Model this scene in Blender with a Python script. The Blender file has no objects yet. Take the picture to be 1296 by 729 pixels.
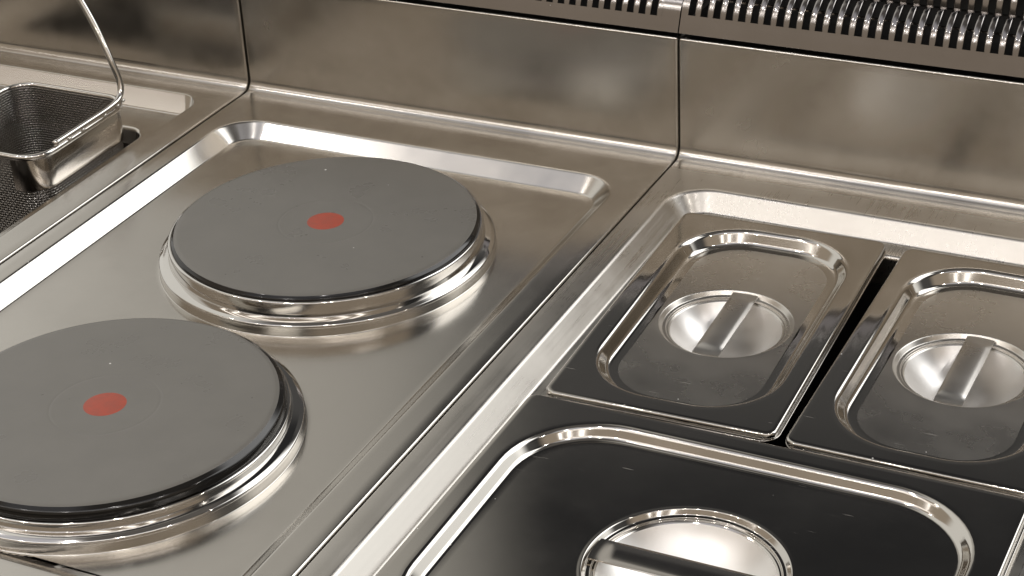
import bpy, bmesh, math, random
from mathutils import Vector
random.seed(7)
SC = bpy.context.scene
COL = SC.collection
U = 0.01                       # all measures below are centimetres
PI = math.pi

# ------------------------------------------------------------------ helpers
def thing(name, label, cat, loc=(0, 0, 0), rotz=0.0, group=None):
    o = bpy.data.objects.new(name, None)
    COL.objects.link(o)
    o.empty_display_size = 0.05
    o.location = [c * U for c in loc]
    o.rotation_euler = (0, 0, rotz)
    o['label'] = label
    o['category'] = cat
    if group:
        o['group'] = group
    return o


class MB:
    """collects vertices and faces (cm) and links them as ONE mesh object"""
    def __init__(self):
        self.v = []
        self.f = []

    def add(self, pts):
        i = len(self.v)
        self.v += [tuple(p) for p in pts]
        return list(range(i, i + len(pts)))

    def loft(self, loops, closed=True, flip=False):
        ids = [self.add(l) for l in loops]
        for a, b in zip(ids, ids[1:]):
            n = len(a)
            for i in range(n if closed else n - 1):
                j = (i + 1) % n
                q = (a[i], a[j], b[j], b[i])
                self.f.append(q[::-1] if flip else q)
        return ids

    def grid(self, rows):
        return self.loft(rows, closed=False)

    def face(self, pts):
        self.f.append(tuple(self.add(pts)))

    def fill(self, outer, holes=()):
        """flat polygon with holes"""
        bm = bmesh.new()
        eds = []
        for lp in [outer] + list(holes):
            vs = [bm.verts.new(p) for p in lp]
            for a, b in zip(vs, vs[1:] + vs[:1]):
                eds.append(bm.edges.new((a, b)))
        bmesh.ops.triangle_fill(bm, use_beauty=True, use_dissolve=False, edges=eds, normal=(0, 0, 1))
        bm.verts.index_update()
        base = len(self.v)
        self.v += [tuple(v.co) for v in bm.verts]
        for f in bm.faces:
            ids = [base + v.index for v in f.verts]
            if f.normal.z < 0:
                ids = ids[::-1]
            self.f.append(tuple(ids))
        bm.free()

    def box(self, x0, x1, y0, y1, z0, z1):
        p = [(x0, y0, z0), (x1, y0, z0), (x1, y1, z0), (x0, y1, z0),
             (x0, y0, z1), (x1, y0, z1), (x1, y1, z1), (x0, y1, z1)]
        i = self.add(p)
        for q in ((3, 2, 1, 0), (4, 5, 6, 7), (0, 1, 5, 4), (1, 2, 6, 5), (2, 3, 7, 6), (3, 0, 4, 7)):
            self.f.append(tuple(i[k] for k in q))

    def lathe(self, prof, cx=0, cy=0, n=128):
        loops = []
        for r, z in prof:
            loops.append([(cx + r * math.cos(2 * PI * k / n), cy + r * math.sin(2 * PI * k / n), z) for k in range(n)])
        self.loft(loops)
        return loops

    def tube(self, path, r, n=12, cap=True):
        P = [Vector(p) for p in path]
        up = Vector((0, 0, 1))
        loops = []
        prev = None
        for i, p in enumerate(P):
            t = (P[min(i + 1, len(P) - 1)] - P[max(i - 1, 0)]).normalized()
            if prev is None:
                a = t.cross(up if abs(t.z) < .9 else Vector((1, 0, 0))).normalized()
            else:
                a = (prev - t * prev.dot(t)).normalized()
            prev = a
            b = t.cross(a)
            loops.append([tuple(p + r * (math.cos(2 * PI * k / n) * a + math.sin(2 * PI * k / n) * b)) for k in range(n)])
        ids = self.loft(loops)
        if cap:
            self.f.append(tuple(ids[0][::-1]))
            self.f.append(tuple(ids[-1]))

    def build(self, name, mat, parent=None, sharp=None, smooth=True, merge=1e-4):
        me = bpy.data.meshes.new(name)
        bm = bmesh.new()
        vs = [bm.verts.new((x * U, y * U, z * U)) for x, y, z in self.v]
        for f in self.f:
            try:
                bm.faces.new([vs[i] for i in f])
            except ValueError:
                pass
        bmesh.ops.remove_doubles(bm, verts=bm.verts, dist=merge * U)
        bmesh.ops.recalc_face_normals(bm, faces=bm.faces[:])
        bm.normal_update()
        for f in bm.faces:
            f.smooth = smooth
        bm.to_mesh(me)
        bm.free()
        if sharp:
            me.set_sharp_from_angle(angle=math.radians(sharp))
        me.materials.append(mat)
        o = bpy.data.objects.new(name, me)
        COL.objects.link(o)
        if parent:
            o.parent = parent
        return o


def fil(pts, seg=6):
    """2-D polyline [(a, b, radius)] -> points with rounded corners"""
    out = []
    n = len(pts)
    for i, (a, b, r) in enumerate(pts):
        if r <= 0 or i in (0, n - 1):
            out.append((a, b))
            continue
        p = Vector((a, b))
        u = Vector(pts[i - 1][:2]) - p
        w = Vector(pts[i + 1][:2]) - p
        lu, lw = u.length, w.length
        u.normalize()
        w.normalize()
        ang = u.angle(w)
        d = min(r / math.tan(ang / 2), lu * .49, lw * .49)
        rr = d * math.tan(ang / 2)
        c = p + (u + w).normalized() * (rr / math.sin(ang / 2))
        s = p + u * d - c
        e = p + w * d - c
        tot = s.angle(e)
        sg = 1 if s.x * e.y - s.y * e.x > 0 else -1
        for k in range(seg + 1):
            t = sg * tot * k / seg
            out.append((c.x + s.x * math.cos(t) - s.y * math.sin(t), c.y + s.x * math.sin(t) + s.y * math.cos(t)))
    return out


def rrect(x0, x1, y0, y1, r, z, n=10):
    r = max(r, 0.02)
    out = []
    for cx, cy, a0 in ((x1 - r, y1 - r, 0), (x0 + r, y1 - r, PI / 2), (x0 + r, y0 + r, PI), (x1 - r, y0 + r, 1.5 * PI)):
        for k in range(n + 1):
            a = a0 + PI / 2 * k / n
            out.append((cx + r * math.cos(a), cy + r * math.sin(a), z))
    return out


def recess(mb, x0, x1, y0, y1, rc, prof, n=10, rmin=.3, sx=1.0):
    """rounded-rectangle step: prof = [(inset, z)] from outside to inside"""
    loops = [rrect(x0 + d * (sx if d > 0 else 1), x1 - d * (sx if d > 0 else 1), y0 + d, y1 - d, max(rc - d, rmin), z, n) for d, z in prof]
    mb.loft(loops)
    return loops


# ------------------------------------------------------------------ materials
def newmat(name):
    m = bpy.data.materials.new(name)
    m.use_nodes = True
    nt = m.node_tree
    nt.nodes.clear()
    out = nt.nodes.new('ShaderNodeOutputMaterial')
    b = nt.nodes.new('ShaderNodeBsdfPrincipled')
    nt.links.new(b.outputs[0], out.inputs[0])
    return m, nt, b, out


def coords(nt, scale=(1, 1, 1), rot=(0, 0, 0)):
    tc = nt.nodes.new('ShaderNodeTexCoord')
    mp = nt.nodes.new('ShaderNodeMapping')
    mp.inputs['Scale'].default_value = scale
    mp.inputs['Rotation'].default_value = rot
    nt.links.new(tc.outputs['Object'], mp.inputs[0])
    return mp.outputs[0]


def noise(nt, vec, scale, detail=2, rough=.5):
    n = nt.nodes.new('ShaderNodeTexNoise')
    n.inputs['Scale'].default_value = scale
    n.inputs['Detail'].default_value = detail
    n.inputs['Roughness'].default_value = rough
    nt.links.new(vec, n.inputs['Vector'])
    return n.outputs['Fac']


def maprange(nt, val, a, b, c, d, smooth=False):
    n = nt.nodes.new('ShaderNodeMapRange')
    if smooth:
        n.interpolation_type = 'SMOOTHSTEP'
    nt.links.new(val, n.inputs[0])
    for i, x in enumerate((a, b, c, d)):
        n.inputs[i + 1].default_value = x
    return n.outputs[0]


def math2(nt, op, a, b=None):
    n = nt.nodes.new('ShaderNodeMath')
    n.operation = op
    for i, x in enumerate((a, b)):
        if x is None:
            continue
        if isinstance(x, (int, float)):
            n.inputs[i].default_value = x
        else:
            nt.links.new(x, n.inputs[i])
    return n.outputs[0]


def mixcol(nt, fac, a, b):
    n = nt.nodes.new('ShaderNodeMix')
    n.data_type = 'RGBA'
    if isinstance(fac, (int, float)):
        n.inputs[0].default_value = fac
    else:
        nt.links.new(fac, n.inputs[0])
    for i, x in ((6, a), (7, b)):
        if isinstance(x, tuple):
            n.inputs[i].default_value = (*x, 1)
        else:
            nt.links.new(x, n.inputs[i])
    return n.outputs[2]


def specks(nt, scale, thr, keep):
    """tiny bright dust specks: distance to a random cell point, only in some cells"""
    vec = coords(nt)
    v = nt.nodes.new('ShaderNodeTexVoronoi')
    v.inputs['Scale'].default_value = scale
    nt.links.new(vec, v.inputs['Vector'])
    sep = nt.nodes.new('ShaderNodeSeparateColor')
    nt.links.new(v.outputs['Color'], sep.inputs[0])
    r = math2(nt, 'MULTIPLY', sep.outputs[1], thr)
    near = math2(nt, 'LESS_THAN', v.outputs['Distance'], r)
    some = math2(nt, 'LESS_THAN', sep.outputs[0], keep)
    return math2(nt, 'MULTIPLY', near, some)


def steel(name, base, rough, brush=None, wave=0.0, wscale=9.0, dust=None, scratch=0.0, var=.25):
    m, nt, b, out = newmat(name)
    b.inputs['Metallic'].default_value = 1
    vec = coords(nt)
    blot = noise(nt, vec, 14, 4, .6)
    r = maprange(nt, blot, .3, .7, rough * (1 - var), rough * (1 + var))
    hgt = None
    if brush:
        streak = noise(nt, coords(nt, brush), 1.0, 3, .6)
        r = math2(nt, 'ADD', r, maprange(nt, streak, .3, .7, -rough * .18, rough * .18))
        hgt = math2(nt, 'MULTIPLY', streak, .0000006)
    col = mixcol(nt, maprange(nt, blot, .3, .7, 0, 1), tuple(c * .95 for c in base), tuple(min(1, c * 1.04) for c in base))
    if scratch:
        for rot, sc in (((0, 0, .5), (30, 900, 30)), ((0, 0, -.9), (40, 1100, 40))):
            s = noise(nt, coords(nt, sc, rot), 1.0, 1, .5)
            patch = noise(nt, coords(nt, (1, 1, 1), rot), 40, 2)
            s = math2(nt, 'MULTIPLY', maprange(nt, s, .74, .8, 0, 1), maprange(nt, patch, .55, .68, 0, 1))
            r = math2(nt, 'ADD', r, math2(nt, 'MULTIPLY', s, scratch))
    if dust:
        d = specks(nt, *dust)
        mt = math2(nt, 'SUBTRACT', 1.0, d)
        nt.links.new(mt, b.inputs['Metallic'])
        nt.links.new(math2(nt, 'MAXIMUM', r, math2(nt, 'MULTIPLY', d, .8)), b.inputs['Roughness'])
        col = mixcol(nt, d, col, (.75, .74, .72))
    else:
        nt.links.new(r, b.inputs['Roughness'])
    nt.links.new(col, b.inputs['Base Color'])
    if wave:
        w = math2(nt, 'MULTIPLY', noise(nt, vec, wscale, 1, .4), wave)
        hgt = w if hgt is None else math2(nt, 'ADD', hgt, w)
    if hgt is not None:
        bp = nt.nodes.new('ShaderNodeBump')
        bp.inputs['Strength'].default_value = 1
        bp.inputs['Distance'].default_value = 1
        nt.links.new(hgt, bp.inputs['Height'])
        nt.links.new(bp.outputs[0], b.inputs['Normal'])
    return m


WARM = (.60, .575, .535)
M = {}
M['satin'] = steel('satin_steel', WARM, .19, dust=(70, .04, .04))
M['brushed'] = steel('brushed_steel', WARM, .33, brush=(700, 9, 300), dust=(70, .04, .04))
M['splash'] = steel('splash_steel', WARM, .23)
M['lid'] = steel('lid_steel', WARM, .085, dust=(90, .055, .45), scratch=.5, var=.4)
M['panel'] = steel('lid_panel_steel', (.62, .595, .555), .28, dust=(90, .055, .3), scratch=.4, var=.2)
M['polish'] = steel('polished_steel', (.63, .6, .56), .13)
M['strip'] = steel('strip_steel', (.62, .6, .57), .3)
M['bowl'] = steel('bowl_steel', (.86, .845, .825), .4)
M['chrome'] = steel('chrome_steel', (.66, .64, .61), .07)
M['wire'] = steel('wire_steel', (.46, .445, .425), .2)
M['grille'] = steel('grille_steel', (.36, .34, .33), .16, brush=(8, 200, 200), dust=(220, .09, .08))

m, nt, b, _ = newmat('cast_iron')
d = specks(nt, 70, .06, .3)
bl = noise(nt, coords(nt), 30, 4, .6)
nt.links.new(mixcol(nt, d, mixcol(nt, bl, (.140, .135, .123), (.185, .177, .161)), (.8, .79, .77)), b.inputs['Base Color'])
nt.links.new(maprange(nt, bl, .3, .7, .26, .34), b.inputs['Roughness'])
M['iron'] = m
m, nt, b, _ = newmat('black_enamel')
b.inputs['Base Color'].default_value = (.012, .011, .01, 1)
b.inputs['Roughness'].default_value = .1
M['black'] = m
m, nt, b, _ = newmat('red_paint')
bl = noise(nt, coords(nt), 160, 4, .7)
nt.links.new(mixcol(nt, maprange(nt, bl, .35, .7, 0, 1), (.40, .072, .042), (.31, .075, .05)), b.inputs['Base Color'])
b.inputs['Roughness'].default_value = .45
M['red'] = m
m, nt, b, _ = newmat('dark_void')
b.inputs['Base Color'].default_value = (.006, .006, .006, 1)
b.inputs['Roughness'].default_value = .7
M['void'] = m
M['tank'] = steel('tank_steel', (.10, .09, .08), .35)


# ------------------------------------------------------------------ worktop sheets
ZT = .78
YC = 5.1           # where the flat top hands over to the cove
YF = -59.0


def side_cols(x0, x1, rr=.3, depth=.9, w=.9, seg=5):
    """columns (x, drop) of a sheet whose long edges roll down"""
    L = [(x0, depth)]
    for k in range(seg + 1):
        a = PI / 2 * k / seg
        L.append((x0 + rr - rr * math.cos(a), rr - rr * math.sin(a)))
    L.append((x0 + w, 0))
    Rr = [(x1 - (x - x0), dd) for x, dd in L[::-1]]
    return L, Rr


def path_normals(pts):
    out = []
    for i, p in enumerate(pts):
        a = Vector(pts[max(i - 1, 0)])
        c = Vector(pts[min(i + 1, len(pts) - 1)])
        t = (c - a).normalized()
        out.append((p[0], p[1], -t.y, t.x))
    return out


def sheet_rows(path, cols, drop=1.0):
    return [[(x, y - ny * dd * drop, z - nz * dd * drop) for x, dd in cols] for y, z, ny, nz in path]


def make_worktop(root, x0, x1, mat, hole, rr=.16):
    L, Rr = side_cols(x0, x1, rr)
    mb = MB()
    front = path_normals(fil([(-60, -4, 0), (-60, ZT, .4), (YF - .3, ZT, 0), (YF, ZT, 0)]))
    front[-1] = (YF, ZT, 0, 1)
    mb.loft(sheet_rows(front, L + Rr), closed=False, flip=True)
    flat = [(YF, ZT, 0, 1), (YC, ZT, 0, 1)]
    mb.loft(sheet_rows(flat, L), closed=False, flip=True)
    mb.loft(sheet_rows(flat, Rr), closed=False, flip=True)
    xa, xb = L[-1][0], Rr[0][0]
    mb.fill([(xa, YF, ZT), (xb, YF, ZT), (xb, YC, ZT), (xa, YC, ZT)], [hole])
    return mb


def make_backsplash(root, x0, x1, mat, yb=7.35, ztop=10.65, rr=.16, rcove=1.75, dent=1.0):
    L, Rr = side_cols(x0, x1, rr)
    pts = fil([(YC, ZT, 0), (YC + .25, ZT, 0), (yb, ZT, rcove), (yb, ztop, .22), (yb + 1.2, ztop, 0)], 10)
    pn = path_normals(pts)
    pn[0] = (YC, ZT, 0, 1)
    pn[1] = (YC + .25, ZT, 0, 1)
    # support rows on the flat upright
    rows = []
    for q in pn:
        rows.append(q)
        if q[2] < -.999 and q[1] < 4:
            for zz in [2.4 + .5 * k for k in range(16)]:
                rows.append((yb, zz, -1, 0))
    rows = [r for i, r in enumerate(rows) if not (r[1] > ztop - .3 and r[2] == -1 and r[1] < ztop - .23 and False)]
    xm = [(L[-1][0] + (Rr[0][0] - L[-1][0]) * k / 60, 0) for k in range(1, 60)]
    mb = MB()
    grid = sheet_rows(rows, L + xm + Rr)
    # rolled sheet is never quite flat: shallow dents a fraction of a millimetre deep
    rnd = random.Random(int(x0 * 10) + 900)
    dents = [(rnd.uniform(x0, x1), rnd.uniform(2, 10.5), rnd.uniform(2.0, 7.0), rnd.uniform(1.2, 2.6), dent * rnd.uniform(-.05, .05)) for _ in range(16)]
    for row, q in zip(grid, rows):
        if q[2] < -.9 and 2.2 < q[1] < ztop - .3:
            fade = min(1, (q[1] - 2.2) / 1.2, (ztop - .3 - q[1]) / 1.2)
            for i, (x, y, z) in enumerate(row):
                e = min(1, max(0, min(x - x0 - .9, x1 - .9 - x) / 1.5))
                d_ = sum(h * math.exp(-((x - a) / rx) ** 2 - ((z - c) / rz) ** 2) for a, c, rx, rz, h in dents)
                row[i] = (x, y + d_ * fade * e, z)
    mb.loft(grid, closed=False, flip=True)
    return mb.build('backsplash', mat, root)


# ------------------------------------------------------------------ electric cooktop
AX0, AX1 = -43.2, -3.46
ZP = -.35                       # floor of the pressed pan
cook = thing('electric_cooktop', 'steel electric cooktop with two round grey hotplates in a pressed pan', 'cooktop', (0, 0, 0))
prof = fil([(-.45, ZT, 0), (0, ZT, .45), (1.3, ZP, .35), (1.75, ZP, 0)], 8)
prof = [(-.55, ZT)] + prof + [(1.95, ZP)]
top_hole = rrect(-41.35 - .55, -5.75 + .55, -55.7 - .55, 1.75 + .55, 3.4 + .55, ZT)
mb = make_worktop(cook, AX0, AX1, M['satin'], top_hole, .2)
loops = recess(mb, -41.35, -5.75, -55.7, 1.75, 3.4, prof)
PLATES = [(-22.46, -14.81, 2.23, 11.13), (-22.8, -41.6, 2.12, 10.96)]
holes = []
for cx, cy, zt, r in PLATES:
    pr = [(13.6, ZP), (13.2, ZP)] + fil([(12.8, ZP, 0), (12.42, ZP, .08), (12.38, .33, .06), (11.75, .30, 0)], 6) + [(11.2, .29)]
    lp = mb.lathe(pr, cx, cy, 144)
    holes.append(lp[0])
mb.fill(loops[-1], holes)
mb.build('worktop', M['satin'], cook)
make_backsplash(cook, AX0, AX1, M['splash'], rr=.2, dent=.35)

for i, (cx, cy, zt, r) in enumerate(PLATES):
    mb = MB()
    pr = [(0.0001, zt), (3.3, zt), (3.42, zt), (3.47, zt - .007), (3.52, zt - .007), (3.57, zt), (3.7, zt), (r - .5, zt), (r - .3, zt - .004)]
    pr += [(r - .12, zt - .02), (r, zt - .07)]
    mb.lathe(pr, cx, cy, 160)
    hp = mb.build('hotplate', M['iron'], cook)
    hp.data.validate()
    mb = MB()
    zb = 1.9 if i == 0 else 1.32
    mb.lathe([(r, zt - .07)] + (fil([(r + .03, zt - .1, 0), (r + .2, zt - .22, .08), (r + .28, zt - .34, .05), (r + .1, zt - .4, 0)], 6) if i == 0 else fil([(r + .03, zt - .09, 0), (r + .36, zt - .28, .34), (r + .48, zb, .1), (r + .2, zb - .03, 0)], 8)), cx, cy, 160)
    mb.build('rim', M['black'], hp)
    mb = MB()
    mb.lathe([(r + .2, zb - .04)] + fil([(11.36, zb - .02, 0), (11.6, zb - .06, .14), (11.6, 1.0, 0), (11.58, .66, .04), (11.66, .7, .03), (12.1, .62, .1), (12.4, .48, .14), (12.42, .28, .05), (12.3, .26, 0)], 6), cx, cy, 160)
    mb.build('trim_ring', M['chrome'], hp)
    mb = MB()
    mb.lathe([(0.0001, zt + .012), (1.3, zt + .012), (1.36, zt + .002)], cx, cy, 64)
    mb.build('marker_dot', M['red'], hp)

# ------------------------------------------------------------------ bain-marie
BX0, BX1 = -3.32, 38.2
bain = thing('bain_marie', 'steel bain-marie unit with a sunken well holding the lidded pans', 'bain-marie', (0, 0, 0))
ZL = -.62                        # ledge that carries the pans
bx0, bx1, by0, by1, brc = -1.45, 35.2, -56.2, 2.5, 3.3
prof = [(-.5, ZT)] + fil([(-.45, ZT, 0), (0, ZT, .5), (1.2, ZL, .35), (1.75, ZL, 0)], 8) + [(1.9, ZL)]
mb = make_worktop(bain, BX0, BX1, M['brushed'], rrect(bx0 - .5, bx1 + .5, by0 - .5, by1 + .5, brc + .5, ZT))
loops = recess(mb, bx0, bx1, by0, by1, brc, prof)
p2 = fil([(2.2, ZL, 0), (3.1, ZL, .35), (3.1, -3, 0)], 6)
l2 = recess(mb, bx0, bx1, by0, by1, 4.6, [(1.9, ZL)] + p2)
mb.fill(loops[-1], [l2[0]])
mb.build('worktop', M['brushed'], bain)
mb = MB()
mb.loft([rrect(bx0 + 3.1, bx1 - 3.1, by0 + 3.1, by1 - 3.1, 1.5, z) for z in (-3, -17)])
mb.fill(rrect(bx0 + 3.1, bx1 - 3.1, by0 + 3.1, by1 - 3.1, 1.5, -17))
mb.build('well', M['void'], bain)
make_backsplash(bain, BX0, BX1, M['splash'], yb=7.3, dent=.25)


def make_pan(name, label, loc, rot, w, h, depth, group=None):
    """open pan: origin at the back left corner of its rim, rim top at z 0"""
    t = thing(name, label, 'food pan', loc, rot, group)
    mb = MB()
    pr = [(-.1, -.3), (-.1, -.12)] + fil([(-.1, -.1, 0), (-.1, 0, .1), (.3, 0, 0)], 4) + [(1.0, 0)] + fil([(1.05, 0, 0), (1.25, 0, .2), (1.5, -depth, .9), (4, -depth, 0)], 6)
    lp = recess(mb, 0, w, -h, 0, 1.1, pr, 8)
    mb.fill(lp[-1])
    mb.build('pan_shell', M['polish'], t)
    return t


def make_lid(label, loc, rot, w, h, cup_r, inset, crc, handle_along_x, group, cupoff=(0, 0)):
    t = thing('pan_lid', label, 'pan lid', loc, rot, group)
    mb = MB()
    D = -.72 if handle_along_x else -.92
    pr = [(0.02, -.42), (0, -.3)] + fil([(0, -.35, 0), (0, 0, .26), (.4, 0, 0)], 5) + [(.6, 0)]
    lo = recess(mb, 0, w, -h, 0, .75, pr, 8)
    i0, i1, j0, j1 = inset        # left, right, front, back
    X0, X1, Y0, Y1 = i0, w - i1, -h + j0, -j1
    pr = [(-.7, 0), (-.6, 0)] + fil([(-.55, 0, 0), (0, 0, .62), (.62 if not handle_along_x else .55, D, .5), (1.25, D, 0)], 10) + [(1.35, D)]
    li = recess(mb, X0, X1, Y0, Y1, crc, pr, 14)
    mb.fill(lo[-1], [li[0]])
    mb.build('lid_rim', M['lid'], t)
    mb = MB()
    cx, cy = (X0 + X1) / 2 + cupoff[0], (Y0 + Y1) / 2 + cupoff[1]
    R_ = cup_r
    bowl = []
    rb, dz = R_ - .95, 1.65 * cup_r / 4.8
    for k in range(17):           # spherical bowl down to a flat bottom
        s = 1 - k / 16 * .68
        bowl.append((rb * s, D - .52 - dz * (1 - max(0.0, (s - .32) / .68) ** 2.1)))
    cp = [(R_ + .25, D), (R_ + .1, D)] + fil([(R_ + .02, D, 0), (R_ - .18, D + .02, .12), (R_ - .42, D - .3, .1), (R_ - .66, D - .3, .05), (R_ - .7, D - .46, .05), (R_ - .84, D - .44, .08), bowl[0] + (0,)], 4)
    lc = mb.lathe(cp, cx, cy, 112)
    bb = MB()
    bb.lathe(bowl + [(rb * .3, bowl[-1][1]), (0.0001, bowl[-1][1])], cx, cy, 112)
    bb.build('grip_bowl', M['bowl'], t)
    mb.fill(li[-1], [lc[0]])
    mb.build('lid_panel', M['panel'] if not handle_along_x else M['lid'], t)
    # handle: a bent strip across the cup with a raised hollow rib
    hb = MB()
    hw, hl, th = (.92 if cup_r < 5 else 1.0), R_ - .5, .1
    zh = D - .03
    rows = []
    ny, nx = 40, 20
    for jy in range(ny + 1):
        v = -hl + 2 * hl * jy / ny
        row = []
        for ix in range(nx + 1):
            q = -1 + 2 * ix / nx
            u = q * hw
            e = max(0.0, min(1.0, (hl - .45 - abs(v)) / .7))
            e = e * e * (3 - 2 * e)
            s = max(0.0, 1 - (abs(q) / .93) ** 2)
            z = zh + (.1 if handle_along_x else .16) * e * math.sqrt(s) if s > 0 else zh
            # the ends follow the round rim of the cup
            vv = v
            if abs(v) > hl - 1.0:
                lim = math.sqrt((R_ - .42) ** 2 - u * u)
                f_ = (abs(v) - (hl - 1.0)) / 1.0
                vv = math.copysign((hl - 1.0) + (lim - (hl - 1.0)) * f_, v)
            row.append((u, vv, z))
        rows.append(row)
    low = [[(a, b_, c - th) for a, b_, c in r_] for r_ in rows]
    tr = (lambda p: (cx + p[1], cy + p[0], p[2])) if handle_along_x else (lambda p: (cx - p[0], cy + p[1], p[2]))
    rows = [[tr(p) for p in r_] for r_ in rows]
    low = [[tr(p) for p in r_] for r_ in low]
    hb.loft(rows, closed=False)
    hb.loft(low, closed=False, flip=True)
    edge = lambda g: g[0] + [r_[-1] for r_ in g[1:-1]] + g[-1][::-1] + [r_[0] for r_ in g[1:-1]][::-1]
    hb.loft([edge(low), edge(rows)])
    hd = hb.build('handle', M['strip'] if not handle_along_x else M['polish'], t, sharp=50)
    return t


LA = (0, 0, 0)
ROT_A, ROT_B = .026, -.001
GP = 'small pans standing in the well'
GL = 'lids on the small pans'
make_pan('food_pan', 'left small steel pan under the lid nearest the cooktop', (-.02, .02, -.46), ROT_A, 15.55, 27.1, 10, GP)
make_pan('food_pan', 'right small steel pan under the lid cut by the photo edge', (16.87, .14, -.46), ROT_B, 15.55, 27.1, 10, GP)
make_pan('food_pan', 'large steel pan in front under the wide black-looking lid', (.05, -27.35, -.47), 0, 32.15, 26.5, 10)
make_lid('small steel lid nearest the cooktop, its handle pointing to the back wall', LA, ROT_A, 15.5, 27.05, 4.8, (1.5, 1.45, 1.75, 1.5), 4.9, False, GL, (0, 0))
make_lid('small steel lid right of the narrow black gap, cut by the photo edge', (16.9, .12, 0), ROT_B, 15.5, 27.05, 4.8, (1.5, 1.45, 1.75, 1.5), 4.9, False, GL, (0, 0))
make_lid('large dark mirror-like lid in front with its handle lying crosswise', (.07, -27.42, -.02), 0, 32.1, 26.5, 6.1, (1.6, 1.8, 1.65, 1.65), 6.0, True, None, (-.3, .4))

# ------------------------------------------------------------------ deep fryer
FX0, FX1 = -84.0, -43.4
fry = thing('deep_fryer', 'steel deep fryer top with a dark well at the left', 'fryer', (0, 0, 0))
fx0, fx1, fy0, fy1, frc = -80.5, -46.05, -56.0, 4.4, 2.2
ZFl = -.7
prof = [(-.5, ZT)] + fil([(-.4, ZT, 0), (0, ZT, .3), (1.3, ZFl, .5), (1.7, ZFl, 0)], 8) + [(1.75, ZFl)]
mb = make_worktop(fry, FX0, FX1, M['satin'], rrect(fx0 - .5, fx1 + .5, fy0 - .5, fy1 + .5, frc + .5, ZT))
loops = recess(mb, fx0, fx1, fy0, fy1, frc, prof, sx=.4)
wx0, wx1, wy0, wy1 = -76.0, -48.3, -50.0, -.1
l2 = recess(mb, wx0, wx1, wy0, wy1, 2.2, [(-.25, ZFl), (-.2, ZFl)] + fil([(-.18, ZFl, 0), (.5, ZFl, .55), (.55, -2.2, 0)], 6))
mb.fill(loops[-1], [l2[0]])
mb.build('worktop', M['satin'], fry)
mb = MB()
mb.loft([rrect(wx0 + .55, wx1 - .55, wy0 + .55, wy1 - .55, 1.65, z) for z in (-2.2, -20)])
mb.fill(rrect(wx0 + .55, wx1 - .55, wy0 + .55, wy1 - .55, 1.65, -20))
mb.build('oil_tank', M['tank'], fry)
make_backsplash(fry, FX0, FX1, M['splash'], yb=7.35, dent=.3)

# fryer basket
bk = thing('fryer_basket', 'chromed wire fryer basket with a solid steel collar and bent rod handle', 'basket', (-54.95, -8.2, 0))
bw, bl_, ZR = 5.9, 6.3, 2.6
def rr_open(inset, z, n=8):
    return rrect(-bw + inset, bw - inset, -bl_ + inset, bl_ - inset, 2.2 - inset, z, n)
mb = MB()
lp = rr_open(0, ZR)
mb.tube(lp + lp[:2], .26, 12, cap=False)
mb.build('rim', M['chrome'], bk)
mb = MB()
n_ = 8
def collar_line(inset, z):        # right side and the two corners next to it
    q = rr_open(inset, z, n_)
    k = n_ + 1
    return [(3.2, -bl_ + inset, z)] + q[3 * k:] + q[:2 * k] + [(-bw + inset, -2, z)]
mb.loft([collar_line(.02, ZR - .05), collar_line(.02, -.3), collar_line(.05, -.4), collar_line(.12, -.35), collar_line(.14, ZR - .05)], closed=False)
mb.build('collar', M['polish'], bk, sharp=40)
# woven wire: every wire is a round tube that dips over and under the ones it crosses
def ring_pts(inset, N):
    base = rrect(-bw + inset, bw - inset, -bl_ + inset, bl_ - inset, 2.0, 0, 10)
    P = [Vector(p) for p in base] + [Vector(base[0])]
    acc = [0]
    for a, c in zip(P, P[1:]):
        acc.append(acc[-1] + (c - a).length)
    out = []
    k = 0
    for i in range(N):
        t = acc[-1] * i / N
        while acc[k + 1] < t:
            k += 1
        f_ = (t - acc[k]) / max(1e-9, acc[k + 1] - acc[k])
        tan = (P[k + 1] - P[k]).normalized()
        out.append((P[k].lerp(P[k + 1], f_), Vector((tan.y, -tan.x, 0))))
    return out
mb = MB()
N = 200
ring = ring_pts(.24, N)
nrow, step, wr, dip = 48, .225, .042, .035
for r_ in range(nrow):
    z = ZR - .12 - r_ * step
    path = [p + n * (dip if (i + r_) % 2 else -dip) + Vector((0, 0, z)) for i, (p, n) in enumerate(ring)]
    mb.tube(path + path[:1], wr, 5, cap=False)
zb = ZR - .12 - (nrow - 1) * step
for i, (p, n) in enumerate(ring):
    mb.tube([p + n * (-dip if (i + r_) % 2 else dip) + Vector((0, 0, ZR - .12 - r_ * step)) for r_ in range(nrow)], wr, 5, cap=False)
nx_, ny_ = 50, 54
fx = lambda i: -bw + .3 + (2 * bw - .6) * i / nx_
fy = lambda j: -bl_ + .3 + (2 * bl_ - .6) * j / ny_
for j in range(ny_ + 1):
    mb.tube([(fx(i), fy(j), zb + (dip if (i + j) % 2 else -dip)) for i in range(nx_ + 1)], wr, 4, cap=False)
for i in range(nx_ + 1):
    mb.tube([(fx(i), fy(j), zb - (dip if (i + j) % 2 else -dip)) for j in range(ny_ + 1)], wr, 4, cap=False)
mb.build('wire_mesh', M['wire'], bk)
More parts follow.
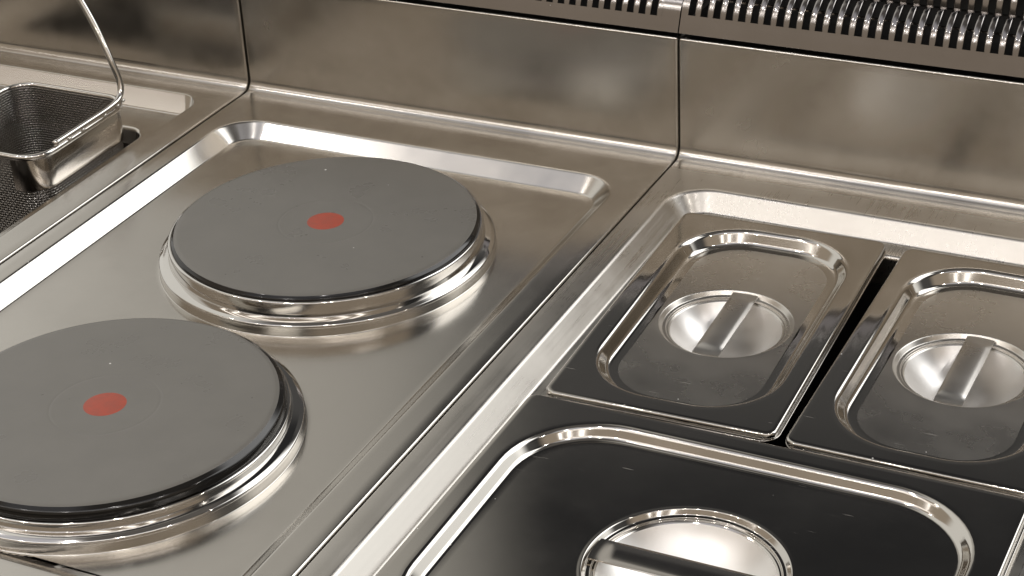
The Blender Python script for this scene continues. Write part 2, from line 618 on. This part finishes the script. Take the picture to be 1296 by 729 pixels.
# rod handle: lies along the right rim, bends up at the back corner
def bez(pts, n=10):
    """smooth path through points (Catmull-Rom)"""
    P = [Vector(p) for p in pts]
    P = [P[0] * 2 - P[1]] + P + [P[-1] * 2 - P[-2]]
    out = []
    for i in range(1, len(P) - 2):
        for k in range(n):
            t = k / n
            a, b_, c, d_ = P[i - 1:i + 3]
            out.append(tuple(.5 * ((2 * b_) + (c - a) * t + (2 * a - 5 * b_ + 4 * c - d_) * t * t + (3 * b_ - a - 3 * c + d_) * t ** 3)))
    out.append(tuple(P[-2]))
    return out
mb = MB()
mb.tube(bez([(5.9, -3.9, 3.05), (5.9, 0, 3.05), (5.9, 3.4, 3.07), (5.85, 5.0, 3.35), (5.6, 5.75, 4.3), (4.8, 6.0, 6.2), (3.3, 6.6, 8.6), (1.5, 7.2, 10.9), (-.9, 7.6, 13.8)]), .27, 14)
for y, z in ((-2.2, 2.85), (-.4, 2.84), (2.6, 2.86), (4.4, 2.95), (5.2, 3.1)):   # weld beads to the rim
    L_ = []
    for a in range(7):
        t = -PI / 2 + PI * a / 6
        L_.append([(6.08 + .17 * math.cos(t) * math.cos(2 * PI * b / 8), y + .24 * math.cos(t) * math.sin(2 * PI * b / 8), z + .15 * math.sin(t)) for b in range(8)])
    mb.loft(L_)
mb.build('handle', M['chrome'], bk)

# ------------------------------------------------------------------ louvred flue grilles
def make_grille(label, x0, x1, s0, s1, lip_len, cat='grille'):
    g = thing('flue_grille', label, cat, ((x0 + x1) / 2, 7.2, 11.05), 0, 'louvred grilles on top of the back wall')
    ox = (x0 + x1) / 2
    w = (x1 - x0) / 2
    # frame: lip, sloping flange; the slot rows are cut further up
    # section of the pressed sheet: (slope in degrees, arc length) walked upwards from the lip
    sec = [(.14, -.02), (.03, .0)]
    marks = {}
    y_, z_ = .03, .06
    pts = [(.16, .05), (.05, .03), (y_, z_)]
    s_ = 0.0
    def walk(length, a0, a1, n):
        nonlocal y_, z_
        out = []
        for k in range(n):
            t = math.radians(a0 + (a1 - a0) * (k + .5) / n)
            y_ += length / n * math.cos(t)
            z_ += length / n * math.sin(t)
            out.append((y_, z_))
        return out
    flange = pts + walk(lip_len, 68, 66, 4)
    row1 = [flange[-1]] + walk(3.3, 72, 4, 18)
    mid = [row1[-1]] + walk(.35, 3, 3, 1)
    row2 = [mid[-1]] + walk(3.3, 84, 4, 18)
    end = [row2[-1]] + walk(1.6, 3, 3, 2)
    mb = MB()
    a, c = s0 - ox, s1 - ox
    xs = [-w, a, (a + c) / 2, c, w]
    for pr in (flange, mid, end):
        mb.loft([[(x, y, z) for x in xs] for y, z in pr], closed=False)
    for pr in (row1, row2):
        for xa, xb in ((-w, a), (c, w)):
            mb.loft([[(x, y, z) for x in (xa, xb)] for y, z in pr], closed=False)
    whole = flange + row1[1:] + mid[1:] + row2[1:] + end[1:]
    for x in (-w, w):
        mb.loft([[(x, y, z), (x, y + .5, z - .5)] for y, z in whole[2:]], closed=False)
    mb.build('flange', M['grille'], g, sharp=40)
    mb = MB()
    n = int(round((c - a) / 1.0))
    for pr in (row1, row2):
        nn = path_normals(pr)
        outer = [(y, z) for y, z, ny, nz in nn]
        inner = [(y - ny * .1, z - nz * .1) for y, z, ny, nz in nn]
        for k in range(n):
            xa = a + k * (c - a) / n + .51
            xb = xa + .49
            off = lambda d_: [(y - ny * d_, z - nz * d_) for y, z, ny, nz in nn]
            cs = [(xa, .12), (xa, .07), (xa + .03, .025), (xa + .09, .004), (xa + .17, 0), (xb - .17, 0), (xb - .09, .004), (xb - .03, .025), (xb, .07), (xb, .12), (xa, .12)]
            mb.loft([[(x, y, z) for y, z in off(d_)] for x, d_ in cs], closed=False)
    mb.build('louvre_slats', M['grille'], g, sharp=60)
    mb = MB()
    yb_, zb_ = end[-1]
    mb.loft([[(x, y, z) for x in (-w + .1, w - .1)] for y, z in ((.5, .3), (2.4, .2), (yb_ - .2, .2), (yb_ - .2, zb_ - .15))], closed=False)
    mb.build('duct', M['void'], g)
    mb = MB()
    for pr in (row1, row2):
        y, z = pr[11]
        mb.box(-w + .3, w - .3, y + .35, y + .47, z - .75, z - .62)
    mb.build('cross_bar', M['grille'], g, smooth=False)
    return g


make_grille('louvred steel flue grille above the cooktop, mostly outside the photo', AX0, -3.4, -21.4, -4.85, 1.1)
make_grille('long louvred steel flue grille above the bain-marie wall', -3.3, BX1, -2.75, 36.2, 1.42)

# ------------------------------------------------------------------ lamps
def disk(x, y, z, size, power, col=(1, .955, .91), target=(0, -20, 0)):
    l = bpy.data.lights.new('downlight', 'AREA')
    l.shape = 'DISK'
    l.size = size * U
    l.energy = power
    l.color = col
    o = bpy.data.objects.new('downlight', l)
    COL.objects.link(o)
    o.location = (x * U, y * U, z * U)
    d_ = Vector((target[0] - x, target[1] - y, target[2] - z))
    o.rotation_euler = d_.to_track_quat('-Z', 'Y').to_euler()
    return o

for x, y in ((-150, -60), (-105, -150), (-60, -75), (-30, -170), (10, -95), (60, -150), (110, -90), (150, -20)):
    disk(x, y, 190, 7, 1.5)
def strip(x, y, z, length, width, power, col=(1, .96, .93)):
    l = bpy.data.lights.new('tube_lamp', 'AREA')
    l.shape = 'RECTANGLE'
    l.size, l.size_y = length * U, width * U
    l.energy = power
    l.color = col
    o = bpy.data.objects.new('tube_lamp', l)
    COL.objects.link(o)
    o.location = (x * U, y * U, z * U)

for y in (-118, -145, -174):
    strip(-20, y, 170, 420, 8, 4)

# ------------------------------------------------------------------ surroundings (soft kitchen light)
w = bpy.data.worlds.new('World')
SC.world = w
w.use_nodes = True
nt = w.node_tree
nt.nodes.clear()
out = nt.nodes.new('ShaderNodeOutputWorld')
bg = nt.nodes.new('ShaderNodeBackground')
nt.links.new(bg.outputs[0], out.inputs[0])
tc = nt.nodes.new('ShaderNodeTexCoord')
sep = nt.nodes.new('ShaderNodeSeparateXYZ')
nt.links.new(tc.outputs['Generated'], sep.inputs[0])
X, Y, Z = sep.outputs
az = math2(nt, 'MULTIPLY', math2(nt, 'ARCTAN2', X, Y), 180 / PI)      # 0 = straight over the back wall, + to the right
el = math2(nt, 'MULTIPLY', math2(nt, 'ARCSINE', Z), 180 / PI)
def band(v, a, b_, c, d_):
    return math2(nt, 'MULTIPLY', maprange(nt, v, a, b_, 0, 1, True), maprange(nt, v, c, d_, 1, 0, True))
# the room behind the photographer: dim at bench height, paler walls, bright strip of ceiling, darker straight above
col = mixcol(nt, maprange(nt, el, 6, 14, 0, 1, True), (.08, .068, .054), (.40, .335, .265))
col = mixcol(nt, maprange(nt, el, 52, 58, 0, 1, True), col, (.60, .595, .63))
col = mixcol(nt, maprange(nt, el, 72, 80, 0, 1, True), col, (.13, .12, .11))
ahead = maprange(nt, Y, -.12, .05, 0, 1, True)
low = maprange(nt, el, 31.5, 36, 1, 0, True)
colb = mixcol(nt, low, (.028, .028, .029), (.085, .083, .081))             # extractor hood over the back wall, dim wall under it
left = maprange(nt, az, -33, -26, 1, 0, True)
colb = mixcol(nt, left, colb, mixcol(nt, maprange(nt, az, -50, -37, 1, 0, True), (.50, .48, .44), (.85, .83, .78)))                          # pale wall to the left
right = math2(nt, 'MULTIPLY', band(az, 3, 13, 60, 75), band(el, 8, 14, 54, 62))
colb = mixcol(nt, right, colb, mixcol(nt, maprange(nt, el, 22, 32, 0, 1, True), (1.15, 1.14, 1.1), (3.0, 2.98, 2.94)))                       # bright window to the right
colb = mixcol(nt, maprange(nt, el, 56, 70, 0, 1, True), colb, (.13, .12, .11))
col = mixcol(nt, ahead, col, colb)
col = mixcol(nt, maprange(nt, el, -12, 2, 1, 0, True), col, (.012, .011, .01))
nt.links.new(col, bg.inputs[0])
bg.inputs[1].default_value = 1.0

# ------------------------------------------------------------------ camera
cam = bpy.data.cameras.new('Camera')
co = bpy.data.objects.new('Camera', cam)
COL.objects.link(co)
co.location = (.48378, -1.23187, .67100)
co.rotation_euler = (1.06429733, .04765753, .44878619)
cam.sensor_width = 36
cam.lens = 2483.709 / 1296 * 36
cam.clip_start = .05
cam.clip_end = 100
SC.camera = co
SC.view_settings.view_transform = 'Standard'
SC.view_settings.look = 'None'
SC.view_settings.exposure = 0
SC.view_settings.gamma = 1
SC.cycles.sample_clamp_indirect = 2.5
SC.cycles.caustics_reflective = False
SC.cycles.caustics_refractive = False
SC.cycles.blur_glossy = 1.5
SC.cycles.use_denoising = True
